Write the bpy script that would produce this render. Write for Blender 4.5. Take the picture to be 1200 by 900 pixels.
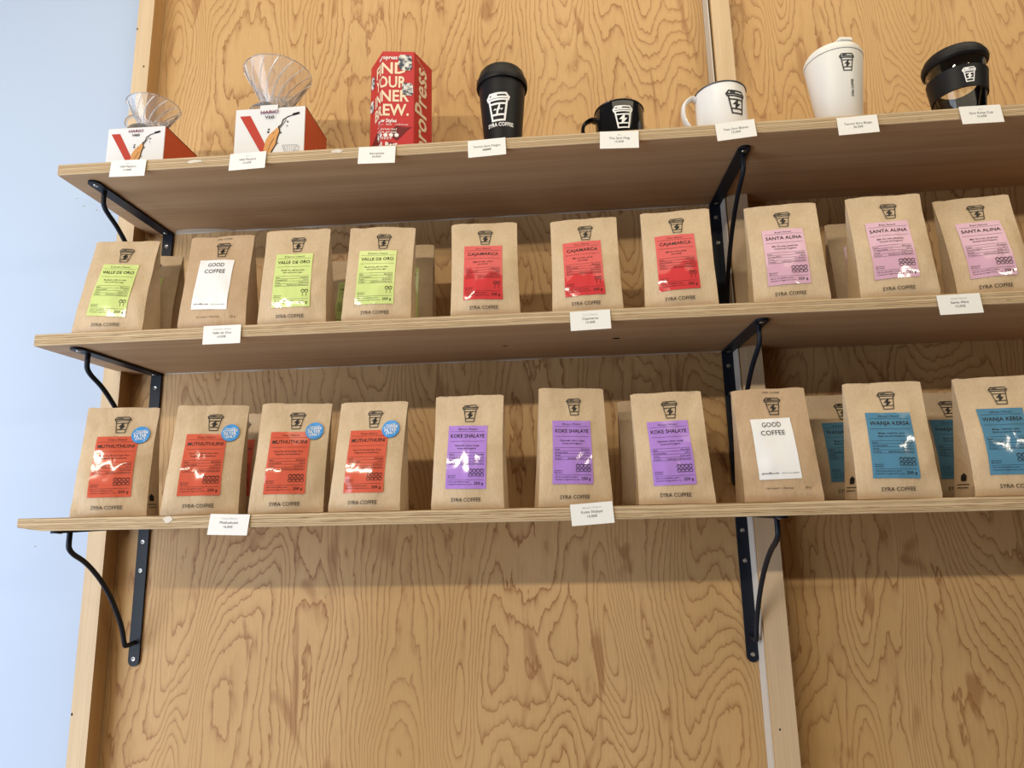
import bpy, bmesh, math, random
from mathutils import Vector, Matrix, noise

for o in list(bpy.data.objects):
    bpy.data.objects.remove(o)
SC = bpy.context.scene
COL = SC.collection
rad = math.radians

# ------------------------------------------------------------------ camera
CAM_POS = Vector((0.8589, -1.2490, -0.0118))
yaw, pitch, roll, F_PX = -0.06481, 0.184367, -0.0216156, 759.35
cy, sy, cp, sp = math.cos(yaw), math.sin(yaw), math.cos(pitch), math.sin(pitch)
fwd = Vector((sy * cp, cy * cp, sp))
rgt = Vector((cy, -sy, 0))
upv = rgt.cross(fwd)
r2 = math.cos(roll) * rgt + math.sin(roll) * upv
u2 = -math.sin(roll) * rgt + math.cos(roll) * upv
cam_data = bpy.data.cameras.new('camera')
cam_data.sensor_fit = 'HORIZONTAL'
cam_data.sensor_width = 36.0
cam_data.lens = F_PX * 36.0 / 1200.0
cam_data.clip_start = 0.02
cam = bpy.data.objects.new('camera', cam_data)
COL.objects.link(cam)
m = Matrix((r2, u2, -fwd)).transposed().to_4x4()
m.translation = CAM_POS
cam.matrix_world = m
SC.camera = cam

# ------------------------------------------------------------------ world, lights, exposure
SC.view_settings.view_transform = 'Standard'
SC.view_settings.look = 'None'
SC.view_settings.gamma = 1.0
SC.view_settings.use_curve_mapping = False
SC.view_settings.exposure = 0.0

world = bpy.data.worlds.new('room_air')
SC.world = world
world.use_nodes = True
bg = world.node_tree.nodes['Background']
bg.inputs['Color'].default_value = (1.0, 0.90, 0.80, 1)
bg.inputs['Strength'].default_value = 0.035


def area(name, loc, target, sx, sy_, power, color):
    l = bpy.data.lights.new(name, 'AREA')
    l.shape = 'RECTANGLE'
    l.size, l.size_y = sx, sy_
    l.energy = power
    l.color = color
    o = bpy.data.objects.new(name, l)
    COL.objects.link(o)
    o.location = loc
    d = (Vector(target) - Vector(loc)).normalized()
    o.rotation_euler = d.to_track_quat('-Z', 'Y').to_euler()
    return o


# row of long linear ceiling lamps parallel to the wall
area('linear_lamp', (-1.05, -2.85, 1.22), (-1.05, 0, 0.35), 2.2, 0.07, 54.0, (1.0, 0.88, 0.69))
area('linear_lamp_second', (3.3, -2.85, 1.22), (3.3, 0, 0.35), 2.0, 0.07, 27.0, (1.0, 0.88, 0.69))
# shop window, left of and behind the camera
area('shop_window', (-1.4, -1.45, -0.42), (0.0, 0, 0.0), 1.6, 2.0, 60.0, (0.76, 0.86, 1.0))
# ceiling bounce over the wall
area('ceiling_bounce', (1.35, -1.1, 1.75), (1.35, -0.70, 0), 2.6, 1.5, 31.0, (1.0, 0.87, 0.64))


# ------------------------------------------------------------------ helpers: materials
def srgb(r, g, b):
    def f(c):
        c /= 255.0
        return c / 12.92 if c <= 0.04045 else ((c + 0.055) / 1.055) ** 2.4
    return (f(r), f(g), f(b), 1.0)


class Mat:
    def __init__(self, name):
        self.m = bpy.data.materials.new(name)
        self.m.use_nodes = True
        self.nt = self.m.node_tree
        self.b = self.nt.nodes['Principled BSDF']

    def n(self, t, **kw):
        x = self.nt.nodes.new(t)
        for k, v in kw.items():
            if k in x.inputs:
                x.inputs[k].default_value = v
            else:
                setattr(x, k, v)
        return x

    def l(self, a, b):
        self.nt.links.new(a, b)

    def math(self, op, a, b=None):
        x = self.nt.nodes.new('ShaderNodeMath')
        x.operation = op
        for i, v in enumerate((a, b)):
            if v is None:
                continue
            if isinstance(v, (int, float)):
                x.inputs[i].default_value = v
            else:
                self.l(v, x.inputs[i])
        return x.outputs[0]

    def mapping(self, scale, src='Object', loc=(0, 0, 0)):
        tc = self.nt.nodes.new('ShaderNodeTexCoord')
        mp = self.nt.nodes.new('ShaderNodeMapping')
        mp.inputs['Scale'].default_value = scale
        mp.inputs['Location'].default_value = loc
        self.l(tc.outputs[src], mp.inputs['Vector'])
        return mp.outputs[0]

    def noise(self, vec, scale, detail=2.0, rough=0.5, dist=0.0):
        x = self.nt.nodes.new('ShaderNodeTexNoise')
        x.inputs['Scale'].default_value = scale
        x.inputs['Detail'].default_value = detail
        x.inputs['Roughness'].default_value = rough
        x.inputs['Distortion'].default_value = dist
        self.l(vec, x.inputs['Vector'])
        return x.outputs[0]

    def ramp(self, fac, stops, interp='LINEAR'):
        x = self.nt.nodes.new('ShaderNodeValToRGB')
        x.color_ramp.interpolation = interp
        e = x.color_ramp.elements
        while len(e) < len(stops):
            e.new(0.5)
        for i, (p, c) in enumerate(stops):
            e[i].position = p
            e[i].color = c if len(c) == 4 else (*c, 1)
        self.l(fac, x.inputs['Fac'])
        return x.outputs['Color']

    def mix(self, fac, a, b, blend='MIX'):
        x = self.nt.nodes.new('ShaderNodeMix')
        x.data_type = 'RGBA'
        x.blend_type = blend
        for idx, v in ((0, fac), (6, a), (7, b)):
            if isinstance(v, (int, float)):
                x.inputs[idx].default_value = v
            elif isinstance(v, tuple):
                x.inputs[idx].default_value = v if len(v) == 4 else (*v, 1)
            else:
                self.l(v, x.inputs[idx])
        return x.outputs[2]

    def bump(self, h, strength, dist=0.001):
        x = self.nt.nodes.new('ShaderNodeBump')
        x.inputs['Strength'].default_value = strength
        x.inputs['Distance'].default_value = dist
        self.l(h, x.inputs['Height'])
        self.l(x.outputs[0], self.b.inputs['Normal'])

    def set(self, color=None, rough=0.5, spec=0.5, **kw):
        if color is not None:
            if isinstance(color, tuple):
                self.b.inputs['Base Color'].default_value = color
            else:
                self.l(color, self.b.inputs['Base Color'])
        self.b.inputs['Roughness'].default_value = rough
        self.b.inputs['Specular IOR Level'].default_value = spec
        for k, v in kw.items():
            self.b.inputs[k.replace('_', ' ')].default_value = v
        return self.m


def plain(name, color, rough=0.5, spec=0.5, **kw):
    return Mat(name).set(color, rough, spec, **kw)


def figured_ply(name, seed, light, mid, dark):
    """rotary-cut plywood face: contour lines of a stretched height field"""
    M = Mat(name)
    v = M.mapping((6.0, 1.0, 1.5), loc=(seed, seed * 0.37, seed * 1.7))
    big = M.noise(v, 1.0, 1.0, 0.45, 0.35)
    sm = M.noise(M.mapping((30, 1, 9), loc=(seed, 0, 0)), 1.0, 2.0, 0.5, 0.4)
    jag = M.noise(M.mapping((95, 1, 26), loc=(seed, 4, 0)), 1.0, 2.0, 0.55, 0.2)
    f = M.math('ADD', M.math('MULTIPLY', big, 38.0), M.math('MULTIPLY', sm, 1.7))
    f = M.math('ADD', f, M.math('MULTIPLY', jag, 0.75))
    tri = M.math('FRACT', f)
    line = M.ramp(tri, [(0.0, (0.06,) * 3), (0.40, (0.0,) * 3), (0.72, (0.16,) * 3),
                        (0.87, (0.55,) * 3), (0.93, (1, 1, 1)), (0.96, (0.6,) * 3), (1.0, (0.06,) * 3)])
    patch = M.noise(M.mapping((3.5, 1, 0.8), loc=(seed + 3, 1, 2)), 1.3, 2.0)
    base = M.mix(M.ramp(patch, [(0.35, (0, 0, 0)), (0.68, (1, 1, 1))]), light, mid)
    # broad late-wood flames
    fl = M.noise(M.mapping((17, 1, 4.5), loc=(seed + 9, 2, 0)), 1.0, 2.0, 0.55, 0.9)
    base = M.mix(M.ramp(fl, [(0.62, (0, 0, 0)), (0.70, (0.62,) * 3)]), base, dark)
    strength = M.noise(M.mapping((2.6, 1, 1.1), loc=(seed, 5, 1)), 1.6, 1.0)
    amt = M.math('MULTIPLY', line, M.ramp(strength, [(0.30, (0.55,) * 3), (0.62, (1.0,) * 3)]))
    c = M.mix(amt, base, dark)
    grain = M.noise(M.mapping((420, 1, 14)), 1.0, 2.0, 0.6)
    c = M.mix(M.ramp(grain, [(0.3, (0.0,) * 3), (0.75, (0.17,) * 3)]), c, (dark[0] * 0.8, dark[1] * 0.8, dark[2] * 0.8))
    M.bump(grain, 0.12, 0.0006)
    return M.set(c, 0.55, 0.3)


LIGHT = (0.60, 0.385, 0.180)
MID = (0.54, 0.335, 0.140)
DARK = (0.285, 0.125, 0.045)
M_ply_l = figured_ply('ply_panel_large', 3.1, LIGHT, MID, DARK)
M_ply_r = figured_ply('ply_panel_right', 11.4, LIGHT, MID, DARK)


def straight_wood(name, axis, light, dark, seed=0.0, fine=1.0):
    M = Mat(name)
    s1 = {'x': (0.8, 26, 26), 'z': (26, 26, 0.8)}[axis]
    s2 = {'x': (5, 330, 330), 'z': (330, 330, 5)}[axis]
    a = M.noise(M.mapping(s1, loc=(seed, seed, seed)), 1.0, 3.0, 0.55, 0.6)
    g = M.noise(M.mapping(s2, loc=(seed, 0, 0)), 1.0, 2.0, 0.6)
    c = M.mix(M.ramp(a, [(0.33, (0, 0, 0)), (0.7, (1, 1, 1))]), light, dark)
    c = M.mix(M.ramp(g, [(0.35, (0, 0, 0)), (0.75, (0.3 * fine,) * 3)]), c, tuple(v * 0.6 for v in dark))
    M.bump(g, 0.1, 0.0006)
    return M.set(c, 0.6, 0.3)


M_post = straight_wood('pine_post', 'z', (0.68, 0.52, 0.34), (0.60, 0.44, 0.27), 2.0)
M_post_shade = straight_wood('pine_post_shaded_side', 'z', (0.56, 0.36, 0.17), (0.48, 0.285, 0.12), 5.0)  # same pine, darker and oranger: shade of the side faces put into the colour
M_shelf = straight_wood('shelf_face', 'x', (0.52, 0.35, 0.205), (0.42, 0.265, 0.145), 7.0)


def ply_edge(name, seed, rag):
    M = Mat(name)
    tc = M.nt.nodes.new('ShaderNodeTexCoord')
    sep = M.nt.nodes.new('ShaderNodeSeparateXYZ')
    M.l(tc.outputs['UV'], sep.inputs[0])
    mp = M.mapping((9, 4, 1), 'UV', (seed, 0, 0))
    w = M.noise(mp, 1.0, 3.0, 0.6, 0.4)
    v = M.math('ADD', sep.outputs[1], M.math('MULTIPLY', M.math('SUBTRACT', w, 0.5), rag))
    A, B, Cc = (0.70, 0.55, 0.36), (0.36, 0.24, 0.13), (0.16, 0.095, 0.045)
    col = M.ramp(v, [(0.0, A), (0.10, A), (0.15, B), (0.27, A), (0.31, Cc), (0.36, A), (0.46, B), (0.5, A),
                     (0.60, A), (0.645, Cc), (0.69, A), (0.80, B), (0.84, A), (0.93, A), (1.0, B)])
    fib = M.noise(M.mapping((30, 260, 1), 'UV', (seed, 3, 0)), 0.35, 3.0, 0.6, 0.5)
    col = M.mix(M.ramp(fib, [(0.40, (0, 0, 0)), (0.62, (0.55,) * 3)]), col, (0.33, 0.21, 0.10))
    chip = M.noise(M.mapping((40, 9, 1), 'UV', (seed, 7, 0)), 1.0, 2.0, 0.5)
    col = M.mix(M.ramp(chip, [(0.72, (0, 0, 0)), (0.76, (0.8,) * 3)]), col, (0.10, 0.06, 0.03))
    M.bump(fib, 0.5, 0.0015)
    return M.set(col, 0.75, 0.2)


M_edges = [ply_edge('ply_edge_bottom', 1.0, 0.34), ply_edge('ply_edge_middle', 4.0, 0.26), ply_edge('ply_edge_top', 8.0, 0.12)]

Mw = Mat('white_wall')
wn = Mw.noise(Mw.mapping((1, 1, 1)), 1.4, 3.0)
sc_ = Mw.noise(Mw.mapping((60, 60, 190)), 1.0, 2.0)
wc = Mw.mix(Mw.ramp(wn, [(0.3, (0, 0, 0)), (0.7, (1, 1, 1))]), (0.455, 0.545, 0.70), (0.44, 0.53, 0.685))
Mw.bump(sc_, 0.05, 0.002)
M_white = Mw.set(wc, 0.7, 0.2)
Mf = Mat('shop_floor')
M_floor = Mf.set(Mf.ramp(Mf.noise(Mf.mapping((1, 1, 1)), 2.0, 5.0), [(0.3, (0.27, 0.20, 0.14)), (0.7, (0.38, 0.29, 0.21))]), 0.5, 0.4)
M_iron = plain('black_iron', (0.010, 0.013, 0.021, 1), 0.45, 0.22)
M_screw = plain('screw_metal', (0.45, 0.44, 0.42, 1), 0.35, 0.5, Metallic=1.0)
M_dark = plain('dark_hole', (0.02, 0.015, 0.01, 1), 0.9, 0.1)
M_caulk = plain('caulk', (0.60, 0.56, 0.50, 1), 0.6, 0.3)
M_tape = plain('tape_residue', (0.66, 0.60, 0.53, 1), 0.6, 0.3)


def kraft(name, seed, c1, c2):
    M = Mat(name)
    a = M.noise(M.mapping((1, 1, 1), loc=(seed, seed, 0)), 28, 4.0, 0.6)
    f = M.noise(M.mapping((700, 700, 90)), 1.0, 2.0, 0.6)
    c = M.mix(M.ramp(a, [(0.3, (0, 0, 0)), (0.7, (1, 1, 1))]), c1, c2)
    c = M.mix(M.ramp(f, [(0.45, (0, 0, 0)), (0.8, (0.25,) * 3)]), c, (0.25, 0.15, 0.07))
    wr = M.noise(M.mapping((1, 1, 0.6), loc=(seed, 3, 0)), 42, 3.0, 0.55, 0.7)
    M.bump(wr, 0.34, 0.005)
    return M.set(c, 0.48, 0.35)


M_kraft = kraft('kraft_paper', 0.0, (0.60, 0.455, 0.30), (0.54, 0.40, 0.25))
M_kraft_brown = kraft('kraft_paper_plain', 5.0, (0.52, 0.365, 0.23), (0.47, 0.325, 0.20))


def sticker_mat(name, col, rough=0.10):
    M = Mat(name)
    w = M.noise(M.mapping((1, 1, 0.7)), 24, 1.5, 0.45, 1.3)
    M.bump(w, 0.15, 0.006)
    return M.set(col, rough, 0.5)


M_lime = sticker_mat('sticker_lime', srgb(205, 221, 142))
M_red = sticker_mat('sticker_red', srgb(205, 66, 68))
M_orange = sticker_mat('sticker_orange_red', srgb(206, 96, 74))
M_pink = sticker_mat('sticker_pink', srgb(208, 166, 188))
M_lilac = sticker_mat('sticker_lilac', srgb(172, 132, 212))
M_blue = sticker_mat('sticker_blue', srgb(84, 132, 162))
M_wst = sticker_mat('sticker_white', srgb(232, 232, 234), 0.3)
M_round = sticker_mat('sticker_sky_blue', srgb(70, 150, 222), 0.2)
M_ink = plain('black_ink', (0.014, 0.013, 0.013, 1), 0.5, 0.3)
M_greyink = plain('grey_ink', (0.12, 0.12, 0.13, 1), 0.6, 0.2)
M_paleink = plain('pale_grey_ink', (0.42, 0.42, 0.44, 1), 0.6, 0.2)
M_whiteink = plain('white_ink', (0.82, 0.82, 0.82, 1), 0.5, 0.3)
M_creamink = plain('cream_ink', (0.80, 0.66, 0.48, 1), 0.5, 0.3)
M_card = plain('white_card', (0.80, 0.80, 0.79, 1), 0.55, 0.3)
M_cartonw = plain('white_carton', (0.72, 0.73, 0.76, 1), 0.4, 0.4)
M_cartonr = plain('red_orange_carton', srgb(192, 74, 38), 0.4, 0.4)
M_stripe = plain('red_stripe', srgb(178, 56, 44), 0.4, 0.4)
M_magenta = plain('plum_ink', srgb(120, 28, 70), 0.5, 0.3)
M_splash = plain('coffee_splash_ink', srgb(206, 150, 92), 0.5, 0.3)
M_hexred = plain('crimson_carton', srgb(186, 36, 42), 0.42, 0.4)
M_hexdark = plain('dark_crimson_ink', srgb(108, 22, 30), 0.45, 0.3)
M_matblack = plain('matt_black_plastic', (0.009, 0.009, 0.011, 1), 0.45, 0.22)
M_blackenamel = plain('black_enamel', (0.008, 0.008, 0.009, 1), 0.08, 0.6)
M_whiteenamel = plain('white_enamel', (0.80, 0.80, 0.81, 1), 0.12, 0.5)
M_steel = plain('steel_rim', (0.10, 0.10, 0.11, 1), 0.3, 0.5, Metallic=0.6)
M_cream = plain('cream_white_plastic', (0.78, 0.775, 0.75, 1), 0.4, 0.4)
M_seam = plain('grey_seam', (0.16, 0.16, 0.17, 1), 0.6, 0.2)
M_photo = Mat('photo_print')
pn = M_photo.noise(M_photo.mapping((1, 1, 1)), 130, 2.0)
M_photo = M_photo.set(M_photo.ramp(pn, [(0.40, (0.05, 0.06, 0.09)), (0.52, (0.55, 0.55, 0.53)), (0.62, (0.75, 0.73, 0.68))]), 0.5, 0.3)
M_glass = plain('clear_glass', (0.97, 0.98, 0.98, 1), 0.0, 0.5, Transmission_Weight=1.0, IOR=1.45)
M_plastic = plain('clear_plastic', (0.975, 0.965, 0.985, 1), 0.05, 0.7, Transmission_Weight=0.90, IOR=1.38)
M_rib = plain('white_lit_rib', (0.92, 0.92, 0.96, 1), 0.12, 0.8, Transmission_Weight=0.05, IOR=1.45)  # clear ribs coloured nearly opaque white, a painted highlight where they catch light


# ------------------------------------------------------------------ helpers: objects
def link(name, me, mat=None, parent=None, kind=None):
    o = bpy.data.objects.new(name, me)
    COL.objects.link(o)
    if mat is not None:
        for q in (mat if isinstance(mat, (list, tuple)) else [mat]):
            me.materials.append(q)
    if parent is not None:
        o.parent = parent
    if kind:
        o['kind'] = kind
    return o


def mesh(name, verts, faces, smooth=None):
    me = bpy.data.meshes.new(name)
    me.from_pydata([tuple(v) for v in verts], [], faces)
    me.update()
    if smooth is not None:
        me.shade_smooth()
        me.set_sharp_from_angle(angle=rad(smooth))
    return me


def thing(name, label, cat, loc=(0, 0, 0), rotz=0.0, group=None):
    o = bpy.data.objects.new(name, None)
    COL.objects.link(o)
    o.empty_display_size = 0.02
    o.location = loc
    o.rotation_euler = (0, 0, rotz)
    return tag(o, label, cat, group)


def tag(o, label, cat, group=None):
    o['label'] = label
    o['category'] = cat
    o['kind'] = 'thing'
    if group:
        o['group'] = group
    return o


def box_mesh(name, x0, x1, y0, y1, z0, z1, bev=0.0, seg=1):
    bm = bmesh.new()
    vs = [bm.verts.new((x, y, z)) for x in (x0, x1) for y in (y0, y1) for z in (z0, z1)]
    for f in ((0, 1, 3, 2), (4, 6, 7, 5), (0, 4, 5, 1), (2, 3, 7, 6), (0, 2, 6, 4), (1, 5, 7, 3)):
        bm.faces.new([vs[i] for i in f])
    bmesh.ops.recalc_face_normals(bm, faces=bm.faces[:])
    if bev:
        bmesh.ops.bevel(bm, geom=bm.edges[:], offset=bev, segments=seg, affect='EDGES', clamp_overlap=True)
    me = bpy.data.meshes.new(name)
    bm.to_mesh(me)
    bm.free()
    return me


def lathe(name, prof, seg=48, smooth=40, close=False):
    """prof: list of (r, z); open ends with r=0 are capped to a point ring"""
    verts, faces = [], []
    n = len(prof)
    for r, z in prof:
        for k in range(seg):
            a = 2 * math.pi * k / seg
            verts.append((max(r, 1e-5) * math.cos(a), max(r, 1e-5) * math.sin(a), z))
    rng = range(n) if close else range(n - 1)
    for i in rng:
        j = (i + 1) % n
        for k in range(seg):
            l = (k + 1) % seg
            faces.append((i * seg + k, i * seg + l, j * seg + l, j * seg + k))
    return mesh(name, verts, faces, smooth)


def tube(name, pts, r, seg=10, smooth=50, flat=None):
    """swept tube along pts; r a number; flat=(rx, ry) makes an elliptic section"""
    verts, faces = [], []
    P = [Vector(p) for p in pts]
    n = len(P)
    prev = None
    for i in range(n):
        d = (P[min(i + 1, n - 1)] - P[max(i - 1, 0)]).normalized()
        if prev is None:
            s = d.cross(Vector((0, 0, 1)))
            if s.length < 1e-3:
                s = d.cross(Vector((1, 0, 0)))
            s.normalize()
        else:
            s = (prev - d * prev.dot(d)).normalized()
        prev = s
        t = d.cross(s)
        rx, ry = flat if flat else (r, r)
        for k in range(seg):
            a = 2 * math.pi * k / seg
            verts.append(P[i] + s * (rx * math.cos(a)) + t * (ry * math.sin(a)))
    for i in range(n - 1):
        for k in range(seg):
            l = (k + 1) % seg
            faces.append((i * seg + k, i * seg + l, (i + 1) * seg + l, (i + 1) * seg + k))
    faces.append(tuple(range(seg))[::-1])
    faces.append(tuple((n - 1) * seg + k for k in range(seg)))
    return mesh(name, verts, faces, smooth)


def arc_pts(ctrl, n=8):
    """Catmull-Rom through control points"""
    C = [Vector(c) for c in ctrl]
    C = [C[0] * 2 - C[1]] + C + [C[-1] * 2 - C[-2]]
    out = []
    for i in range(1, len(C) - 2):
        p0, p1, p2, p3 = C[i - 1:i + 3]
        for k in range(n):
            t = k / n
            out.append(0.5 * ((2 * p1) + (p2 - p0) * t + (2 * p0 - 5 * p1 + 4 * p2 - p3) * t * t + (3 * p1 - p0 - 3 * p2 + p3) * t ** 3))
    out.append(C[-2])
    return out


# ------------------------------------------------------------------ flat print: lettering and marks as 2-D shapes mapped on surfaces
_txt = {}


def text2d(s, size, bold=0.0, wide=1.0, align='CENTER', res=2):
    """-> verts2d, faces of a line of lettering, its baseline at 0"""
    key = (s, bold, res)
    if key not in _txt:
        cu = bpy.data.curves.new('lettering', 'FONT')
        cu.body = s
        cu.size = 1.0
        cu.resolution_u = res
        cu.offset = bold
        cu.fill_mode = 'FRONT'
        ob = bpy.data.objects.new('lettering', cu)
        COL.objects.link(ob)
        bpy.context.view_layer.update()
        dg = bpy.context.evaluated_depsgraph_get()
        me = bpy.data.meshes.new_from_object(ob.evaluated_get(dg))
        vs = [(v.co.x, v.co.y) for v in me.vertices]
        fs = [tuple(p.vertices) for p in me.polygons]
        bpy.data.objects.remove(ob)
        bpy.data.curves.remove(cu)
        bpy.data.meshes.remove(me)
        _txt[key] = (vs, fs)
    vs, fs = _txt[key]
    if not vs:
        return [], []
    x0 = min(v[0] for v in vs)
    x1 = max(v[0] for v in vs)
    off = {'CENTER': -(x0 + x1) / 2, 'LEFT': -x0, 'RIGHT': -x1}[align]
    return [((v[0] + off) * size * wide, v[1] * size) for v in vs], fs


def text_w(s, bold=0.0, res=2):
    v, _ = text2d(s, 1.0, bold, 1.0, 'LEFT', res)
    return max(a for a, b in v)


class Art:
    """collects 2-D pieces and turns them into one mesh through a map (a, h) -> point"""
    def __init__(self):
        self.v, self.f = [], []

    def add(self, vs, fs, dx=0, dy=0, sc=1.0, rot=0.0):
        o = len(self.v)
        c, s = math.cos(rot), math.sin(rot)
        for a, b in vs:
            a, b = a * sc, b * sc
            self.v.append((dx + c * a - s * b, dy + s * a + c * b))
        self.f += [tuple(i + o for i in f) for f in fs]
        return self

    def text(self, s, x, y, size, bold=0.0, wide=1.0, align='CENTER', rot=0.0, res=2, width=None):
        if width:
            wide = width / (text_w(s, bold, res) * size)
        vs, fs = text2d(s, size, bold, wide, align, res)
        return self.add(vs, fs, x, y, 1.0, rot)

    def line(self, pts, w, step=0.004, closed=False):
        P = list(pts) + ([pts[0]] if closed else [])
        for (ax, ay), (bx, by) in zip(P[:-1], P[1:]):
            L = math.hypot(bx - ax, by - ay)
            if L < 1e-9:
                continue
            tx, ty = (bx - ax) / L, (by - ay) / L
            ax2, ay2 = ax - tx * w * 0.45, ay - ty * w * 0.45
            L2 = L + w * 0.9
            n = max(1, int(L2 / step + 0.5))
            o = len(self.v)
            for k in range(n + 1):
                x, y = ax2 + tx * L2 * k / n, ay2 + ty * L2 * k / n
                self.v += [(x + ty * w / 2, y - tx * w / 2), (x - ty * w / 2, y + tx * w / 2)]
            for k in range(n):
                self.f.append((o + 2 * k, o + 2 * k + 2, o + 2 * k + 3, o + 2 * k + 1))
        return self

    def poly(self, pts):
        area2 = sum(p[0] * q[1] - q[0] * p[1] for p, q in zip(pts, pts[1:] + pts[:1]))
        pts = pts if area2 > 0 else pts[::-1]
        o = len(self.v)
        self.v += list(pts)
        self.f.append(tuple(range(o, o + len(pts))))
        return self

    def rect(self, x0, y0, x1, y1, step=0.004):
        nx, ny = max(1, int((x1 - x0) / step)), max(1, int((y1 - y0) / step))
        o = len(self.v)
        for j in range(ny + 1):
            for i in range(nx + 1):
                self.v.append((x0 + (x1 - x0) * i / nx, y0 + (y1 - y0) * j / ny))
        for j in range(ny):
            for i in range(nx):
                a = o + j * (nx + 1) + i
                self.f.append((a, a + 1, a + nx + 2, a + nx + 1))
        return self

    def disc(self, x, y, r, n=20, rings=2):
        o = len(self.v)
        self.v.append((x, y))
        for q in range(1, rings + 1):
            for k in range(n):
                a = 2 * math.pi * k / n
                self.v.append((x + r * q / rings * math.cos(a), y + r * q / rings * math.sin(a)))
        for k in range(n):
            self.f.append((o, o + 1 + k, o + 1 + (k + 1) % n))
        for q in range(1, rings):
            b0, b1 = o + 1 + (q - 1) * n, o + 1 + q * n
            for k in range(n):
                l = (k + 1) % n
                self.f.append((b0 + k, b1 + k, b1 + l, b0 + l))
        return self

    def logo(self, x, y, h, w=0.045, wx=1.0):
        """paper cup with a lid and a lightning bolt"""
        def p(a, b):
            return (x + a * h * wx, y + b * h)
        s = w * h
        st = h * 0.1
        self.line([p(-.30, .49), p(.30, .49), p(.40, .36), p(-.40, .36)], s, st, True)
        self.line([p(-.22, .43), p(-.05, .43)], s * 0.9, st)
        self.line([p(-.40, .36), p(-.37, .27), p(.37, .27), p(.40, .36)], s, st)
        self.line([p(-.33, .27), p(-.215, -.49), p(.215, -.49), p(.33, .27)], s, st)
        self.line([p(-.30, .115), p(.30, .115)], s, st)
        self.line([p(-.245, -.29), p(.245, -.29)], s, st)
        self.poly([p(.09, .16), p(-.18, -.11), p(.05, -.11)])
        self.poly([p(-.09, -.35), p(.18, -.06), p(-.05, -.06)])
        return self

    def build(self, name, mp, mat, parent, kind=None, cuts=None):
        if cuts:
            bm = bmesh.new()
            bv = [bm.verts.new((a, b, 0)) for a, b in self.v]
            for f in self.f:
                try:
                    bm.faces.new([bv[i] for i in f])
                except ValueError:
                    pass
            for c in cuts:
                bmesh.ops.bisect_plane(bm, geom=bm.verts[:] + bm.edges[:] + bm.faces[:], plane_co=(c, 0, 0), plane_no=(1, 0, 0), dist=1e-7)
            me = bpy.data.meshes.new(name)
            bm.to_mesh(me)
            bm.free()
            for v in me.vertices:
                v.co = mp(v.co.x, v.co.y)
            me.update()
        else:
            me = mesh(name, [mp(a, b) for a, b in self.v], self.f)
        return link(name, me, mat, parent, kind)


def on_cyl(rf, off, phi0, z0=0.0):
    """wrap (a, h) on a turned body of radius rf(z), centred on angle phi0 (0 = towards -y)"""
    def mp(a, h):
        z = z0 + h
        r = rf(z) + off
        t = phi0 + a / r
        return Vector((r * math.sin(t), -r * math.cos(t), z))
    return mp


# ------------------------------------------------------------------ the setting
def bounded(name, me, mat, label, kind='structure', parent=None):
    o = link(name, me, mat, parent, kind)
    if label:
        o['label'] = label
    return o


FL = -1.45
bounded('floor', box_mesh('floor', -3.2, 3.6, -4.2, 0.1, FL - 0.05, FL), M_floor, 'brown shop floor under the shelf wall')
bounded('wall_left', box_mesh('wall_left', -3.2, -0.02, 0.008, 0.08, FL, 2.3), M_white, 'white painted wall at the left of the plywood')
wb = bounded('wall_back', box_mesh('wall_back', -0.02, 3.6, 0.03, 0.08, FL, 2.3), M_white, 'wall clad in figured plywood behind the shelves')
for nm, x0, x1, mt in (('plywood_panel', -0.001, 1.2075, M_ply_l), ('plywood_panel', 1.2498, 2.46, M_ply_r)):
    link(nm, box_mesh(nm, x0, x1, 0.0, 0.018, FL, 2.3), mt, wb)
# wall marks
for (x, z, w, h) in ((-.154, .651, .006, .0022), (-.101, .646, .010, .0016), (-.123, .640, .004, .002), (-.171, .67, .008, .001), (-.18, -.073, .004, .002), (-.085, .632, .03, .0008)):
    link('scuff_mark', box_mesh('scuff_mark', x - w / 2, x + w / 2, 0.0072, 0.0085, z - h / 2, z + h / 2, 0.0004), plain('scuff', (0.42, 0.41, 0.40, 1), 0.8), bpy.data.objects['wall_left'])


def post(name, x0t, x0b, x1, label):
    """square stud in front of the panels; left edge may lean a little"""
    d, zt, zb = 0.0396, 2.3, FL
    def xl(z):
        return x0b + (x0t - x0b) * (z + 0.45) / 1.46
    vs = []
    for z in (zb, zt):
        vs += [(xl(z), -d, z), (x1, -d, z), (x1, 0.02, z), (xl(z), 0.02, z)]
    me = mesh(name, vs, [(0, 1, 5, 4), (1, 2, 6, 5), (2, 3, 7, 6), (3, 0, 4, 7), (4, 5, 6, 7), (3, 2, 1, 0)])
    o = bounded(name, me, [M_post, M_post_shade], label)
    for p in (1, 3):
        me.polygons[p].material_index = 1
    return o


p1 = post('trim_1', -0.0362, -0.0362, -0.0005, 'pale pine post between white wall and plywood')
p2 = post('trim_2', 1.2125, 1.2085, 1.2497, 'pale pine post between the two plywood panels')
for par, x, z, r in ((p1, -.0347, 1.0428, .0017), (p1, -.0118, .948, .0017), (p1, -.0340, -.369, .0018), (p2, 1.2207, -.394, .0014)):
    me = mesh('nail_hole', [(x + r * math.cos(a * .785), -.0398, z + r * 1.6 * math.sin(a * .785)) for a in range(8)], [tuple(range(8))])
    link('nail_hole', me, M_dark, par)
link('caulk_bead', box_mesh('caulk_bead', 1.2062, 1.2086, -0.034, -0.001, FL, 2.3), M_caulk, p2)
link('caulk_bead', box_mesh('caulk_bead', 0.0, 0.0022, -0.0022, 0.0, FL, 2.3), plain('wood_filler', (0.58, 0.40, 0.2, 1), 0.6), p1)

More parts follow.
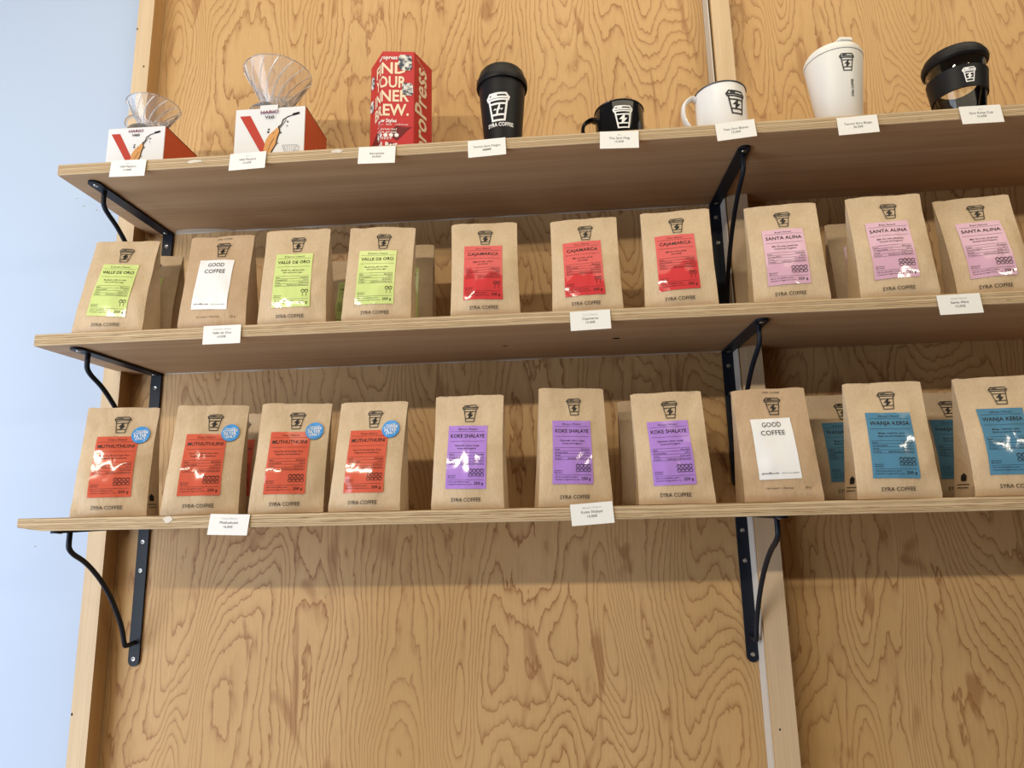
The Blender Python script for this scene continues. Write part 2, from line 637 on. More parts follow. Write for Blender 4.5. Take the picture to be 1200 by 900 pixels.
# ------------------------------------------------------------------ shelves
TH = 0.01996
SH = {'bottom': (-0.0369057, 0.00206, 0.0023397, -0.0005, 0.2500, 0),
      'middle': (0.2712767, 0.004318, -0.000683, -0.0080, 0.2500, 1),
      'top': (0.5749691, 0.0066217, 0.0039469, 0.0052, 0.2575, 2)}
XR = 2.44


def under(s, x):
    z0, sl, b = SH[s][:3]
    return z0 + sl * (x - 0.9) + b * (x - 0.9) ** 2


def topz(s, x):
    return under(s, x) + TH


SHELF = {}
for s, (z0, sl, b, x0, D, idx) in SH.items():
    n = 60
    xs = [x0 + (XR - x0) * i / n for i in range(n + 1)]
    verts, faces, mats, uvs = [], [], [], []
    rnd = random.Random(idx + 3)
    for x in xs:
        zu = under(s, x)
        rg = rnd.uniform(-1, 1) * (0.0006, 0.0004, 0.0001)[idx]
        # six-point section: bottom back, bottom front (chamfered), top front, top back
        verts += [(x, -0.0003, zu), (x, -D + 0.0012, zu), (x, -D + rg * 0.3, zu + 0.0010 + abs(rg)), (x, -D, zu + TH - 0.0008 - abs(rg) * .6), (x, -D + 0.001, zu + TH), (x, -0.0003, zu + TH)]
    if idx == 0:   # worn lower corner at the left end
        for i, (k, dz) in enumerate(((1, .006), (2, .007))):
            x, y, z = verts[k]
            verts[k] = (x, y, z + dz)
        x, y, z = verts[0]
        verts[0] = (x, y, z + .002)
    for i in range(n):
        a, c = i * 6, (i + 1) * 6
        for k in range(6):
            l = (k + 1) % 6
            faces.append((a + k, a + l, c + l, c + k))
            mats.append(1 if k in (1, 2, 3) else 0)
    faces.append((5, 4, 3, 2, 1, 0))
    mats.append(1)
    faces.append(tuple(n * 6 + k for k in range(6)))
    mats.append(1)
    me = mesh('shelf', verts, faces)
    uvl = me.uv_layers.new(name='edge')
    for p in me.polygons:
        for li in p.loop_indices:
            co = me.vertices[me.loops[li].vertex_index].co
            uvl.data[li].uv = (co.x + co.y * 0.7, (co.z - under(s, co.x)) / TH)
    me.polygons.foreach_set('material_index', mats)
    bm = bmesh.new()
    bm.from_mesh(me)
    bmesh.ops.recalc_face_normals(bm, faces=bm.faces[:])
    bm.to_mesh(me)
    bm.free()
    o = link('wall_shelf', me, [M_shelf, M_edges[idx]])
    tag(o, {'bottom': 'lowest plywood shelf, with rough frayed front edge, holding orange, lilac and blue bags',
            'middle': 'plywood shelf halfway up, holding lime, red and pink labelled bags',
            'top': 'highest plywood shelf, with clean striped edge, holding cups, mugs and boxes'}[s], 'shelf', 'plywood wall shelves')
    SHELF[s] = o

# caulk smear and pale joint under the shelves, knots, tape residue
for s, xa, xb in (('top', 0.062, 1.19), ('middle', 0.066, 1.186)):
    n = 30
    vs, fs = [], []
    for i in range(n + 1):
        x = xa + (xb - xa) * i / n
        w = 0.0016 + 0.0009 * math.sin(i * 1.7) + 0.0006 * math.sin(i * 4.1)
        z = under(s, x)
        vs += [(x, -0.0005, z - w), (x, -0.0012 - w, z - 0.0002)]
    for i in range(n):
        fs.append((2 * i, 2 * i + 1, 2 * i + 3, 2 * i + 2))
    link('caulk_bead', mesh('caulk_bead', vs, fs), M_caulk, SHELF[s])
z = under('top', .13)
link('caulk_smear', mesh('caulk_smear', [(.066, -.001, z - .0006), (.078, -.016, z - .0006), (.105, -.022, z - .0006), (.15, -.019, z - .0006), (.185, -.010, z - .0006), (.20, -.001, z - .0006)], [(0, 1, 2, 3, 4, 5)]), plain('caulk_grey', (0.58, 0.53, 0.46, 1), 0.7), SHELF['top'])
for x, y, r in ((.9713, -.1365, .0075), (.7743, -.114, .0045)):
    z = under('middle', x) - .0004
    link('knot', mesh('knot', [(x + r * math.cos(a * .5236), y + r * .62 * math.sin(a * .5236), z) for a in range(12)], [tuple(range(12))]), M_dark, SHELF['middle'])
for s, x, z, w, h in (('top', .253, .5835, .030, .008), ('top', .5044, .587, .024, .008), ('bottom', .2488, -.0232, .016, .013)):
    D = SH[s][4]
    rnd = random.Random(int(x * 1000))
    nn = 16
    pts = [(x + w / 2 * math.cos(2 * math.pi * k / nn) * rnd.uniform(.6, 1.05), -D - .0006, z + h / 2 * math.sin(2 * math.pi * k / nn) * rnd.uniform(.55, 1.05)) for k in range(nn)]
    vs = [(x, -D - .0006, z)] + pts
    link('tape_residue', mesh('tape_residue', vs, [(0, 1 + k, 1 + (k + 1) % nn) for k in range(nn)]), M_tape, SHELF[s])


# ------------------------------------------------------------------ brackets
def bracket(s, xc, arm, label):
    zu = under(s, xc) - 0.0004
    t = thing('shelf_bracket', label, 'bracket', (xc, -0.0006, zu), 0, 'black shelf brackets')
    w = 0.0107
    def bar(name, horizontal, L):
        # flat bar with a rounded end
        n = 10
        prof = [(-w, 0), (-w, L - w)] + [(-w * math.cos(math.pi * k / n), L - w + w * math.sin(math.pi * k / n)) for k in range(1, n)] + [(w, L - w), (w, 0)]
        th = 0.004
        vs = []
        for off in (0.0, th):
            for a, l in prof:
                vs.append((a, -l, -off) if horizontal else (a, -off, -l))
        m_ = len(prof)
        fs = [tuple(range(m_)), tuple(range(m_, 2 * m_))[::-1]] + [(i, i + m_, (i + 1) % m_ + m_, (i + 1) % m_) for i in range(m_)]
        bm = bmesh.new()
        me = mesh(name, vs, fs)
        bm.from_mesh(me)
        bmesh.ops.recalc_face_normals(bm, faces=bm.faces[:])
        bm.to_mesh(me)
        bm.free()
        return link(name, me, M_iron, t)
    h = bar('horizontal_arm', True, arm)
    v = bar('vertical_arm', False, 0.2585)
    ctrl = [(0, -.2, -.003), (0, -.2, -.020), (0, -.198, -.030), (0, -.187, -.040), (0, -.157, -.056), (0, -.122, -.083), (0, -.089, -.117), (0, -.0608, -.156),
            (0, -.044, -.186), (0, -.034, -.212), (0, -.027, -.2165), (0, -.004, -.2155)]
    link('brace', tube('brace', arc_pts(ctrl, 5), 0.0042, 10, 60), M_iron, t)
    def screw(par, loc, horizontal):
        prof = [(0.0001, 0.0002), (0.0012, 0.0003), (0.0022, 0.0012), (0.0036, 0.0013), (0.0044, 0.0001)]
        me = lathe('screw', prof, 14)
        o = link('screw', me, M_screw, par)
        o.location = loc
        o.rotation_euler = (rad(180), 0, 0) if horizontal else (rad(90), 0, 0)
        return o
    for dz in (-.030, -.084, -.245):
        screw(v, (0, -.004, dz), False)
    for dy in (-.012, -(arm - .014)):
        screw(h, (0, dy, -.004), True)
    return t


for s, w1, w2 in (('top', 'under the highest shelf', 'top'), ('middle', 'under the shelf of lime and red bags', ''), ('bottom', 'under the lowest shelf', '')):
    bracket(s, 0.0512, 0.2365, 'black iron bracket ' + w1 + ', next to the white wall')
    bracket(s, 1.1962, 0.222 if s == 'top' else 0.230, 'black iron bracket ' + w1 + ', beside the second post')


# ------------------------------------------------------------------ coffee bags
class Bag:
    """local frame: origin at middle of the front bottom edge, x right, y back, z up"""
    def __init__(self, seed, sh=0., H=.178, W=.115, dt=.028, dep=.063, dH=0., Wt=.112, bul=1.0):
        self.s, self.sh, self.H, self.W, self.dt, self.dep, self.dH, self.Wt = seed, sh, H, W, dt, dep, dH, Wt
        self.bul = bul

    def width(self, v):
        return self.W + (self.Wt - self.W) * v - 0.003 * math.sin(math.pi * min(1, max(0, v)))

    def yf(self, u, v):
        v = max(0.0, v)
        c = math.cos(min(1.0, abs(u)) * math.pi / 2)
        y = self.dt * v ** 1.2
        y -= 0.0095 * self.bul * (c ** 0.7 if c > 0 else 0) * math.sin(math.pi * min(1.0, v / 0.86) ** 0.8)
        if v < 0.05:
            y += 0.0030 * (1 - v / 0.05) ** 2
        n = noise.noise(Vector((u * 2.1 + self.s * 7.3, v * 3.2, self.s * 3.1)))
        n2 = noise.noise(Vector((u * 4.5 - self.s * 5.0, v * 7.0, self.s)))
        e = min(1.0, v * 6)
        y += 0.0009 * math.exp(-((v - .875) / .012) ** 2)
        y += (0.0021 * n + 0.0011 * n2) * e
        # lower corner dents
        for sgn in (-1, 1):
            d2 = (u - sgn * 0.72) ** 2 * 5 + (v - 0.10) ** 2 * 60
            y += 0.0022 * math.exp(-d2)
        return y

    def S(self, a, h, off=0.0):
        u = a / (self.W / 2)
        v = h / self.H
        x = u * self.width(v) / 2 + self.sh * v
        wav = 0.0016 * noise.noise(Vector((u * 1.6 + self.s * 3, 9.0, self.s))) * max(0, v - .75) * 4
        rc = 0.0016 * (max(0.0, abs(u) - 0.88) / 0.12) ** 2 * max(0.0, v) ** 12
        return Vector((x, self.yf(u, v) - off, h + self.dH * 0.5 * u * v + wav - rc))

    def gusset(self, side, fr, h, off=0.0012):
        """point on the rear half of a folded side gusset; fr 0.5 = fold, 0.94 = rear seam"""
        v = h / self.H
        e = self.S(side * self.W / 2, h)
        yb = self.dep + (self.dt + 0.0012 - self.dep) * v ** 1.15
        d = max(0.0006, yb - e.y)
        ins0 = 0.85 * math.sqrt(max(0.0, (self.dep / 2) ** 2 - (d / 2) ** 2)) * (0.75 + 0.25 * v) + 0.006 * min(1.0, v * 7)
        q = (fr - 0.72) / 0.22
        if q >= 0:
            ins = (ins0 * 0.55 + 0.0012) * (1 - q) + 0.0016 * q
        else:
            ins = (ins0 * 0.55 + 0.0012) * (1 + q) + (ins0 + 0.001) * -q
        return Vector((e.x - side * (ins - off), e.y + d * fr, e.z))

    def body(self, nu=18, nv=26):
        verts, faces = [], []
        W2 = self.W / 2
        ring = None
        for j in range(nv + 1):
            v = j / nv
            h = v * self.H
            row = []
            for i in range(nu + 1):
                u = -1 + 2 * i / nu
                row.append(self.S(u * W2, h))
            e0, e1 = row[0], row[-1]
            hw = self.width(v) / 2
            yfe = (e0.y + e1.y) / 2
            yb = self.dep + (self.dt + 0.0012 - self.dep) * v ** 1.15
            d = max(0.0006, yb - yfe)
            half = self.dep / 2
            inset = 0.85 * math.sqrt(max(0.0, half ** 2 - (d / 2) ** 2))
            inset *= 0.75 + 0.25 * v
            inset += 0.006 * min(1.0, v * 7)
            if v > 0.86:
                inset = min(inset, hw * 0.5)
            right, left = [], []
            bw = hw - 0.0012
            for (fr, ins) in ((0.06, 0.0016), (0.28, inset * 0.55 + 0.0012), (0.5, inset + 0.001), (0.72, inset * 0.55 + 0.0012), (0.94, 0.0016)):
                ins += 0.0012 * noise.noise(Vector((fr * 5 + self.s, v * 5, self.s * 2))) * (1 if 0.1 < fr < 0.9 else 0)
                right.append(Vector((e1.x - ins, e1.y + d * fr, e1.z)))
                left.append(Vector((e0.x + ins, e0.y + d * fr, e0.z)))
            back = []
            for k in range(5):
                t = k / 4
                x = e1.x + (e0.x - e1.x) * t
                zz = e1.z + (e0.z - e1.z) * t
                bl = 0.004 * math.sin(math.pi * t) * math.sin(math.pi * v)
                back.append(Vector((x, yb + bl, zz)))
            rr = row + right + back + left[::-1]
            o = len(verts)
            verts += rr
            n = len(rr)
            if ring is not None:
                for k in range(n):
                    l = (k + 1) % n
                    faces.append((ring + k, ring + l, o + l, o + k))
            ring = o
            self.n = n
        faces.append(tuple(range(self.n))[::-1])
        faces.append(tuple(ring + k for k in range(self.n)))
        return mesh('pouch', verts, faces, 38)


KINDS = {
    'lime': (M_lime, 'VALLE DE ORO', 'El Salvador | Natural', 'Blackberry, milk chocolate', 'citric and brown sugar', 2),
    'red': (M_red, 'CAJAMARCA', 'Peru | Washed', 'Milk chocolate, panela', 'and orange', 2),
    'pink': (M_pink, 'SANTA ALINA', 'Brazil | Natural', 'Milk Chocolate, Brazil Nut', 'Caramel and Tangerine', 4),
    'orange': (M_orange, 'MUTHUTHUINI', 'Kenya | Washed', 'Green Tea, Brown Sugar, Rose', 'Raspberry and Strawberry', 4),
    'lilac': (M_lilac, 'KOKE SHALAYE', 'Ethiopia | Washed', 'Chamomile, lemon, orange', 'honey and bergamot', 4),
    'blue': (M_blue, 'WANJA KERSA', 'Ethiopia | Natural', 'Mango, raspberry, cacao', 'Black tea and strawberry', 4),
}


def sticker_grid(bag, cx, cz, w, h, rot, seed, off=0.0009, nx=12, ny=18):
    c, s = math.cos(rot), math.sin(rot)
    rnd = random.Random(seed)
    kx, kz, ph = rnd.uniform(60, 110), rnd.uniform(60, 110), rnd.uniform(0, 6)
    def mp(a, b, extra=0.0):
        A, B = cx + c * a - s * b, cz + s * a + c * b
        wr = 0.00025 * math.sin(kx * a + kz * b + ph)
        return bag.S(A, B, off + extra + wr)
    vs, fs = [], []
    for j in range(ny + 1):
        for i in range(nx + 1):
            vs.append(mp(-w / 2 + w * i / nx, -h / 2 + h * j / ny))
    for j in range(ny):
        for i in range(nx):
            a = j * (nx + 1) + i
            fs.append((a, a + 1, a + nx + 2, a + nx + 1))
    return mesh('sticker', vs, fs, 60), mp


def label_art(kind):
    mat, nm, origin, n1, n2, icons = KINDS[kind]
    A = Art()
    W, H = .0655, .100
    lw = .00035
    A.text(origin, 0, .0430, .0042, 0.0, 1.0, res=1)
    A.line([(-.029, .0405), (.029, .0405)], lw)
    A.text(nm, 0, .0305, .0083, 0.006, width=.057 if len(nm) > 9 else .053)
    A.line([(-.029, .0245), (.029, .0245)], lw)
    A.text(n1, 0, .0165, .0038, 0.008, res=1)
    A.text(n2, 0, .0120, .0038, 0.008, res=1)
    for i in range(5):
        y = .0062 - .0047 * i
        A.line([(-.0295, y), (.0295, y)], lw)
        if i < 4:
            A.text(('Region', 'Growing altitude', 'Variety', 'Producer')[i], -.0292, y - .0036, .0031, 0.006, align='LEFT', res=1)
            A.text(('Ahuachapan', '1.650 m', 'Red Bourbon', 'Small farmers, washing station')[i], .0292, y - .0036, .0031, 0.006, align='RIGHT', res=1)
    # brewing icons
    for i in range(icons):
        x = .0265 - .0062 * i
        for y in ((-.0225, -.0290) if icons > 2 else (-.0225,)):
            A.line([(x - .0021, y - .0018), (x + .0021, y - .0018), (x + .0026, y + .0022), (x - .0026, y + .0022)], .0007, .004, True)
            A.line([(x - .001, y + .0032), (x + .001, y + .0032)], .0006)
        if icons == 2:
            A.line([(x, -.0255), (x, -.0315)], .0006)
    A.text('Roasted in', -.0292, -.0305, .003, 0.006, align='LEFT', res=1)
    A.text('Barcelona', -.0292, -.0335, .003, 0.006, align='LEFT', res=1)
    A.line([(-.0295, -.0362), (.0295, -.0362)], lw)
    A.text('Cafe de especialidad en grano', -.0292, -.0402, .003, 0.006, align='LEFT', res=1)
    A.text('Conservar en lugar fresco y seco', -.0292, -.0440, .003, 0.006, align='LEFT', res=1)
    A.text('250 g', .0285, -.0437, .0062, 0.006, wide=1.1, align='RIGHT')
    return A


ART = {k: label_art(k) for k in KINDS}
ROUND = Art()
ROUND.text('Seasonal', 0, .0058, .0046, .01, res=1)
ROUND.text('COFFEE', 0, .0010, .0062, .02, 1.1, res=1)
ROUND.text('FILTER', 0, -.0040, .0062, .02, 1.1, res=1)
ROUND.text('ONLY', 0, -.0088, .0058, .02, 1.1, res=1)


def coffee_bag(s, kind, label, group, x, y, yaw_, sh=0., H=.178, W=.115, dt=.028, dep=.063, dH=0., Wt=.112, seed=1, srot=None, full=True, dot=False, gus=0):
    t = thing('coffee_bag', label, 'coffee bag', (x, y, topz(s, x) + 0.0006), yaw_, group)
    rnd = random.Random(seed * 13 + 5)
    b = Bag(seed * 1.37, sh, H, W, dt, dep, dH, Wt, rnd.uniform(0.7, 1.25))
    plainbag = kind == 'white'
    link('pouch', b.body() if full else b.body(10, 14), M_kraft_brown if plainbag else M_kraft, t)
    sr = srot if srot is not None else rnd.uniform(-.03, .03)
    cx = rnd.uniform(-.004, -.0005)
    off = 0.0014
    if plainbag:
        me, mp = sticker_grid(b, cx, H * .455, .0625, .094, sr, seed, 0.0009)
        st = link('sticker', me, M_wst, t)
        st['label'] = 'white sticker with two words in capitals'
        on_st = lambda a, c: mp(a, c, .0005)
        on_bag = lambda a, c: b.S(a, c, off)
        Art().text('GOOD', 0, .0335, .0108, 0.0, width=.0300).build('printed_word', on_st, M_ink, st)
        Art().text('COFFEE', 0, .0205, .0108, 0.0, width=.0375).build('printed_word', on_st, M_ink, st)
        Art().text('syracoffee.com', -.002, -.039, .0042, .012, align='RIGHT', res=1).build('printed_address', on_st, M_ink, st)
        Art().text('Cafe de especialidad', .002, -.039, .0032, .0, align='LEFT', res=1).build('printed_line', on_st, M_greyink, st)
        Art().logo(.004, H * .835, .0275, .044, 1.14).build('printed_logo', on_bag, M_ink, t)
        Art().text('SYRA COFFEE', .004, H * .957, .0034, .012, wide=1.3, res=1).build('brand_lettering', on_bag, M_ink, t)
        Art().text('Cafe en grano / Coffee beans', -.026, H * .107, .0034, .01, align='LEFT', res=1).build('small_print', on_bag, M_ink, t)
        Art().text('250 g', .036, H * .107, .0040, .012, res=1).build('weight_print', on_bag, M_ink, t)
        return t
    mat = KINDS[kind][0]
    me, mp = sticker_grid(b, cx, H * .445, .0655, .100, sr, seed, 0.0009)
    st = link('sticker', me, mat, t)
    st['label'] = {'lime': 'lime green', 'red': 'red', 'pink': 'pale pink', 'orange': 'orange red', 'lilac': 'lilac', 'blue': 'teal blue'}[kind] + ' glossy printed sticker'
    if full:
        ART[kind].build('printed_text', lambda a, c: mp(a, c, .0005), M_ink, st)
    lx = rnd.uniform(.001, .006)
    B2 = Art().logo(lx, H * .832, .0275, .044, 1.14)
    B2.build('printed_logo', lambda a, c: b.S(a, c, off), M_ink, t)
    if full:
        Art().text('SYRA COFFEE', -.002, H * .062, .0084, .003, width=.0470).build('brand_lettering', lambda a, c: b.S(a, c, off), M_ink, t)
    if gus:
        A = Art()
        f0, f1 = (.60, .90)
        A.line([(f0, .0135), (f1, .0135)], .0012, .1).line([(f0, .0185), (f1, .0185)], .0012, .1)
        A.poly([(.70, .024), (.82, .024), (.82, .032), (.76, .036), (.70, .032)])
        A.build('gusset_print', lambda a, c: b.gusset(gus, a, c, .0016), M_ink, t)
    if dot:
        dx, dz = .034, H * .735
        Art().disc(dx, dz, .0145, 24, 3).build('round_sticker', lambda a, c: b.S(a, c, .0022), M_round, t)
        ro = t.children[-1]
        ro['label'] = 'round sky blue sticker with white lettering'
        A = Art()
        A.add(ROUND.v, ROUND.f, dx, dz, 1.0, .12)
        A.build('printed_text', lambda a, c: b.S(a, c, .0026), M_whiteink, ro)
    return t


#            shelf   kind     x       y      yaw    shear   H     W      dt    dep    dH     Wt
FRONT = [
    ('middle', 'lime', .1087, -.2395, .1118, .0050, .1775, .1163, .0336, .0680, .0018, .1108, 'first coffee bag with lime sticker on its shelf, at the end by the white wall', dict(srot=-.05)),
    ('middle', 'white', .2902, -.2374, .0578, -.0018, .1759, .1149, .0285, .0644, .0022, .1111, 'plain kraft bag with white sticker, standing between two lime labelled bags', dict(srot=-.03)),
    ('middle', 'lime', .4285, -.2389, .0455, -.0028, .1783, .1149, .0261, .0642, .0019, .1118, 'coffee bag with lime sticker just after the white stickered bag', {}),
    ('middle', 'lime', .5710, -.2395, .0596, .0044, .1755, .1151, .0282, .0636, -.0018, .1129, 'coffee bag with lime sticker next to the first red labelled bag', {}),
    ('middle', 'red', .7522, -.2379, .0322, -.0017, .1731, .1146, .0280, .0621, .0002, .1128, 'coffee bag with red sticker standing next to the lime labelled bags', {}),
    ('middle', 'red', .9183, -.2372, -.0658, -.0017, .1726, .1146, .0291, .0620, .0009, .1124, 'coffee bag with red sticker, the middle one of three, above a price card', {}),
    ('middle', 'red', 1.0674, -.2393, -.1055, .0011, .1761, .1150, .0268, .0620, -.0023, .1127, 'coffee bag with red sticker next to the black bracket', {}),
    ('middle', 'pink', 1.2400, -.2391, -.1413, .0004, .1771, .1147, .0267, .0624, -.0028, .1125, 'coffee bag with pale pink sticker in front of the pine post', {}),
    ('middle', 'pink', 1.4041, -.2411, -.1167, .0011, .1811, .1150, .0244, .0650, -.0027, .1126, 'coffee bag with pale pink sticker, the middle one of three', {}),
    ('middle', 'pink', 1.5568, -.2296, -.1581, -.0040, .1780, .1100, .0312, .0500, -.0008, .1112, 'coffee bag with glinting pale pink sticker, third along, behind a price card', {}),
    ('bottom', 'orange', .1388, -.2360, .2489, .0005, .1808, .1131, .0284, .0609, .0016, .1113, 'coffee bag with orange-red sticker at the end of the lowest shelf by the white wall', dict(dot=True, gus=1)),
    ('bottom', 'orange', .2929, -.2406, .2544, .0052, .1795, .1161, .0295, .0636, .0006, .1117, 'second coffee bag with orange-red sticker from the white wall', dict(dot=True)),
    ('bottom', 'orange', .4326, -.2397, .1776, .0066, .1782, .1150, .0288, .0628, .0004, .1123, 'third coffee bag with orange-red sticker from the white wall', dict(dot=True)),
    ('bottom', 'orange', .5567, -.2383, -.0059, .0064, .1770, .1144, .0303, .0632, -.0006, .1119, 'coffee bag with orange-red sticker nearest to the lilac labelled bags', dict(dot=True)),
    ('bottom', 'lilac', .7198, -.2393, -.0572, .0007, .1817, .1150, .0274, .0628, -.0013, .1117, 'coffee bag with lilac sticker nearest to the orange-red labelled bags', {}),
    ('bottom', 'lilac', .8876, -.2366, .1468, .0042, .1891, .1156, .0309, .0620, -.0011, .1060, 'tallest coffee bag with lilac sticker, the middle one of three, above a price card', {}),
    ('bottom', 'lilac', 1.0405, -.2378, -.0394, -.0042, .1767, .1147, .0294, .0621, .0013, .1113, 'coffee bag with lilac sticker next to the white stickered plain bag', {}),
    ('bottom', 'white', 1.1985, -.2390, -.0469, -.0030, .1762, .1152, .0292, .0636, .0000, .1118, 'plain kraft bag with white sticker between lilac and blue labelled bags', {}),
    ('bottom', 'blue', 1.3643, -.2404, -.1261, .0023, .1792, .1158, .0262, .0656, -.0013, .1119, 'coffee bag with teal blue sticker next to the white stickered plain bag', dict(gus=-1)),
    ('bottom', 'blue', 1.5337, -.2390, -.1090, .0008, .1816, .1146, .0269, .0662, -.0012, .1116, 'coffee bag with teal blue sticker, second along, cut by the picture edge', dict(gus=-1)),
]
for i, (s, k, x, y, yw, sh, H, W, dt, dep, dH, Wt, lab, kw) in enumerate(FRONT):
    coffee_bag(s, k, lab, 'coffee bags in the front row', x, y, yw, sh, H, W, dt, dep, dH, Wt, seed=i + 1, **kw)
BACK = [
    ('middle', 'lime', .112, -.160, .02, 'lime labelled bag behind, in the gap before the white stickered bag'),
    ('middle', 'lime', .483, -.089, .0, 'lime labelled bag deep behind, in the gap between two lime labelled bags'),
    ('middle', 'lime', .591, -.150, .04, 'lime labelled bag behind, in the gap before the first red labelled bag'),
    ('middle', 'pink', 1.409, -.148, -.1, 'bag in the second row between first and second pink labelled bags'),
    ('bottom', 'orange', .296, -.142, .05, 'orange-red labelled bag behind, between second and third orange-red labelled bags'),
    ('bottom', 'lilac', 1.024, -.150, -.02, 'bag in the second row between second and third lilac labelled bags'),
    ('bottom', 'blue', 1.346, -.135, -.06, 'blue labelled bag behind, between the white stickered bag and a blue one'),
    ('bottom', 'blue', 1.528, -.122, -.06, 'blue labelled bag behind, in the gap between both front blue labelled bags'),
]
for i, (s, k, x, y, yw, lab) in enumerate(BACK):
    coffee_bag(s, k, lab, 'coffee bags in the back row', x, y, yw, seed=40 + i, full=True)

# ------------------------------------------------------------------ price cards
CARDS = [
    ('top', .1352, .5764, -.018, .019, 'V60 Plastico', '12,00\u20ac', 'Hario', 'below the small dripper box', 'M'),
    ('top', .3488, .5772, .032, .053, 'V60 Plastico', '15,00\u20ac', 'Hario', 'below the large dripper box', 'M'),
    ('top', .5739, .5747, -.024, .027, 'Aeropress', '39,95\u20ac', '', 'below the red hexagonal carton', 'M'),
    ('top', .7611, .5765, .048, -.019, 'Termo Syra Negro', '-----', '', 'with a crossed out price, below the black tumbler', 'M'),
    ('top', .9810, .5772, -.033, .051, 'The Syra Mug', '15,00\u20ac', 'Syra', 'in front of the black mug', 'M'),
    ('top', 1.1704, .5826, .088, -.023, 'Taza Syra Blanca', '15,00\u20ac', '', 'tilted, below the white mug', 'M'),
    ('top', 1.3635, .5793, .039, .034, 'Termo Syra Beige', '30,00\u20ac', '', 'below the white tumbler', 'M'),
    ('top', 1.5554, .5855, .004, -.047, 'Syra Keep Cup', '15,00\u20ac', 'Syra', 'below the glass cup', 'M'),
    ('middle', .3186, .2732, .006, -.030, 'Valle de Oro', '14,50\u20ac', 'El Salvador  Natural', 'below the lime labelled bags', 'M'),
    ('middle', .9208, .2729, .030, -.006, 'Cajamarca', '15,00\u20ac', 'Peru | Washed', 'below the red labelled bags', 'M'),
    ('middle', 1.4828, .2754, .024, -.022, 'Santa Alina', '15,00\u20ac', 'Brazil | Natural', 'below the pink labelled bags', 'M'),
    ('bottom', .3486, -.0326, -.034, .123, 'Muthuthuini', '16,00\u20ac', 'Kenya | Washed', 'below the orange-red labelled bags', 'M'),
    ('bottom', .9104, -.0273, .063, -.067, 'Koke Shalaye', '15,00\u20ac', 'Ethiopia | Washed', 'below the lilac labelled bags', 'M'),
]
for s, x, z, ro, sk, l1, l2, l0, where, _ in CARDS:
    D = SH[s][4]
    t = thing('price_card', 'small white price card ' + where, 'price tag', (x, -D - 0.0012, z), 0, 'price cards on the shelf edges')
    t.rotation_euler = (rad(-3.5), -ro, 0)
    t.location.y -= 0.0012
    cw, ch = .0318, .0159
    me = box_mesh('card', -cw, cw, -.0004, .0002, -ch, ch)
    tn = math.tan(sk + ro)
    for v in me.vertices:
        v.co.x += v.co.z * tn * 0.6
    link('card', me, M_card, t)
    mp = lambda a, h: Vector((a + h * tn * .6, -.0007, h))
    A = Art()
    A.text(l1, 0, .0012, .0056, 0.0, wide=1.08)
    if l2 != '-----':
        A.text(l2, 0, -.0052, .0052, 0.0, wide=1.08)
    else:
        A.line([(-.0065, -.0042), (.0065, -.0030)], .0011)
        A.text('35,00\u20ac', 0, -.0052, .0050, 0.0)
    A.build('printed_text', mp, M_greyink, t)
    if l0:
        Art().text(l0, 0, .0082, .0034, 0.0, res=1, wide=1.1).build('printed_heading', mp, M_paleink, t)


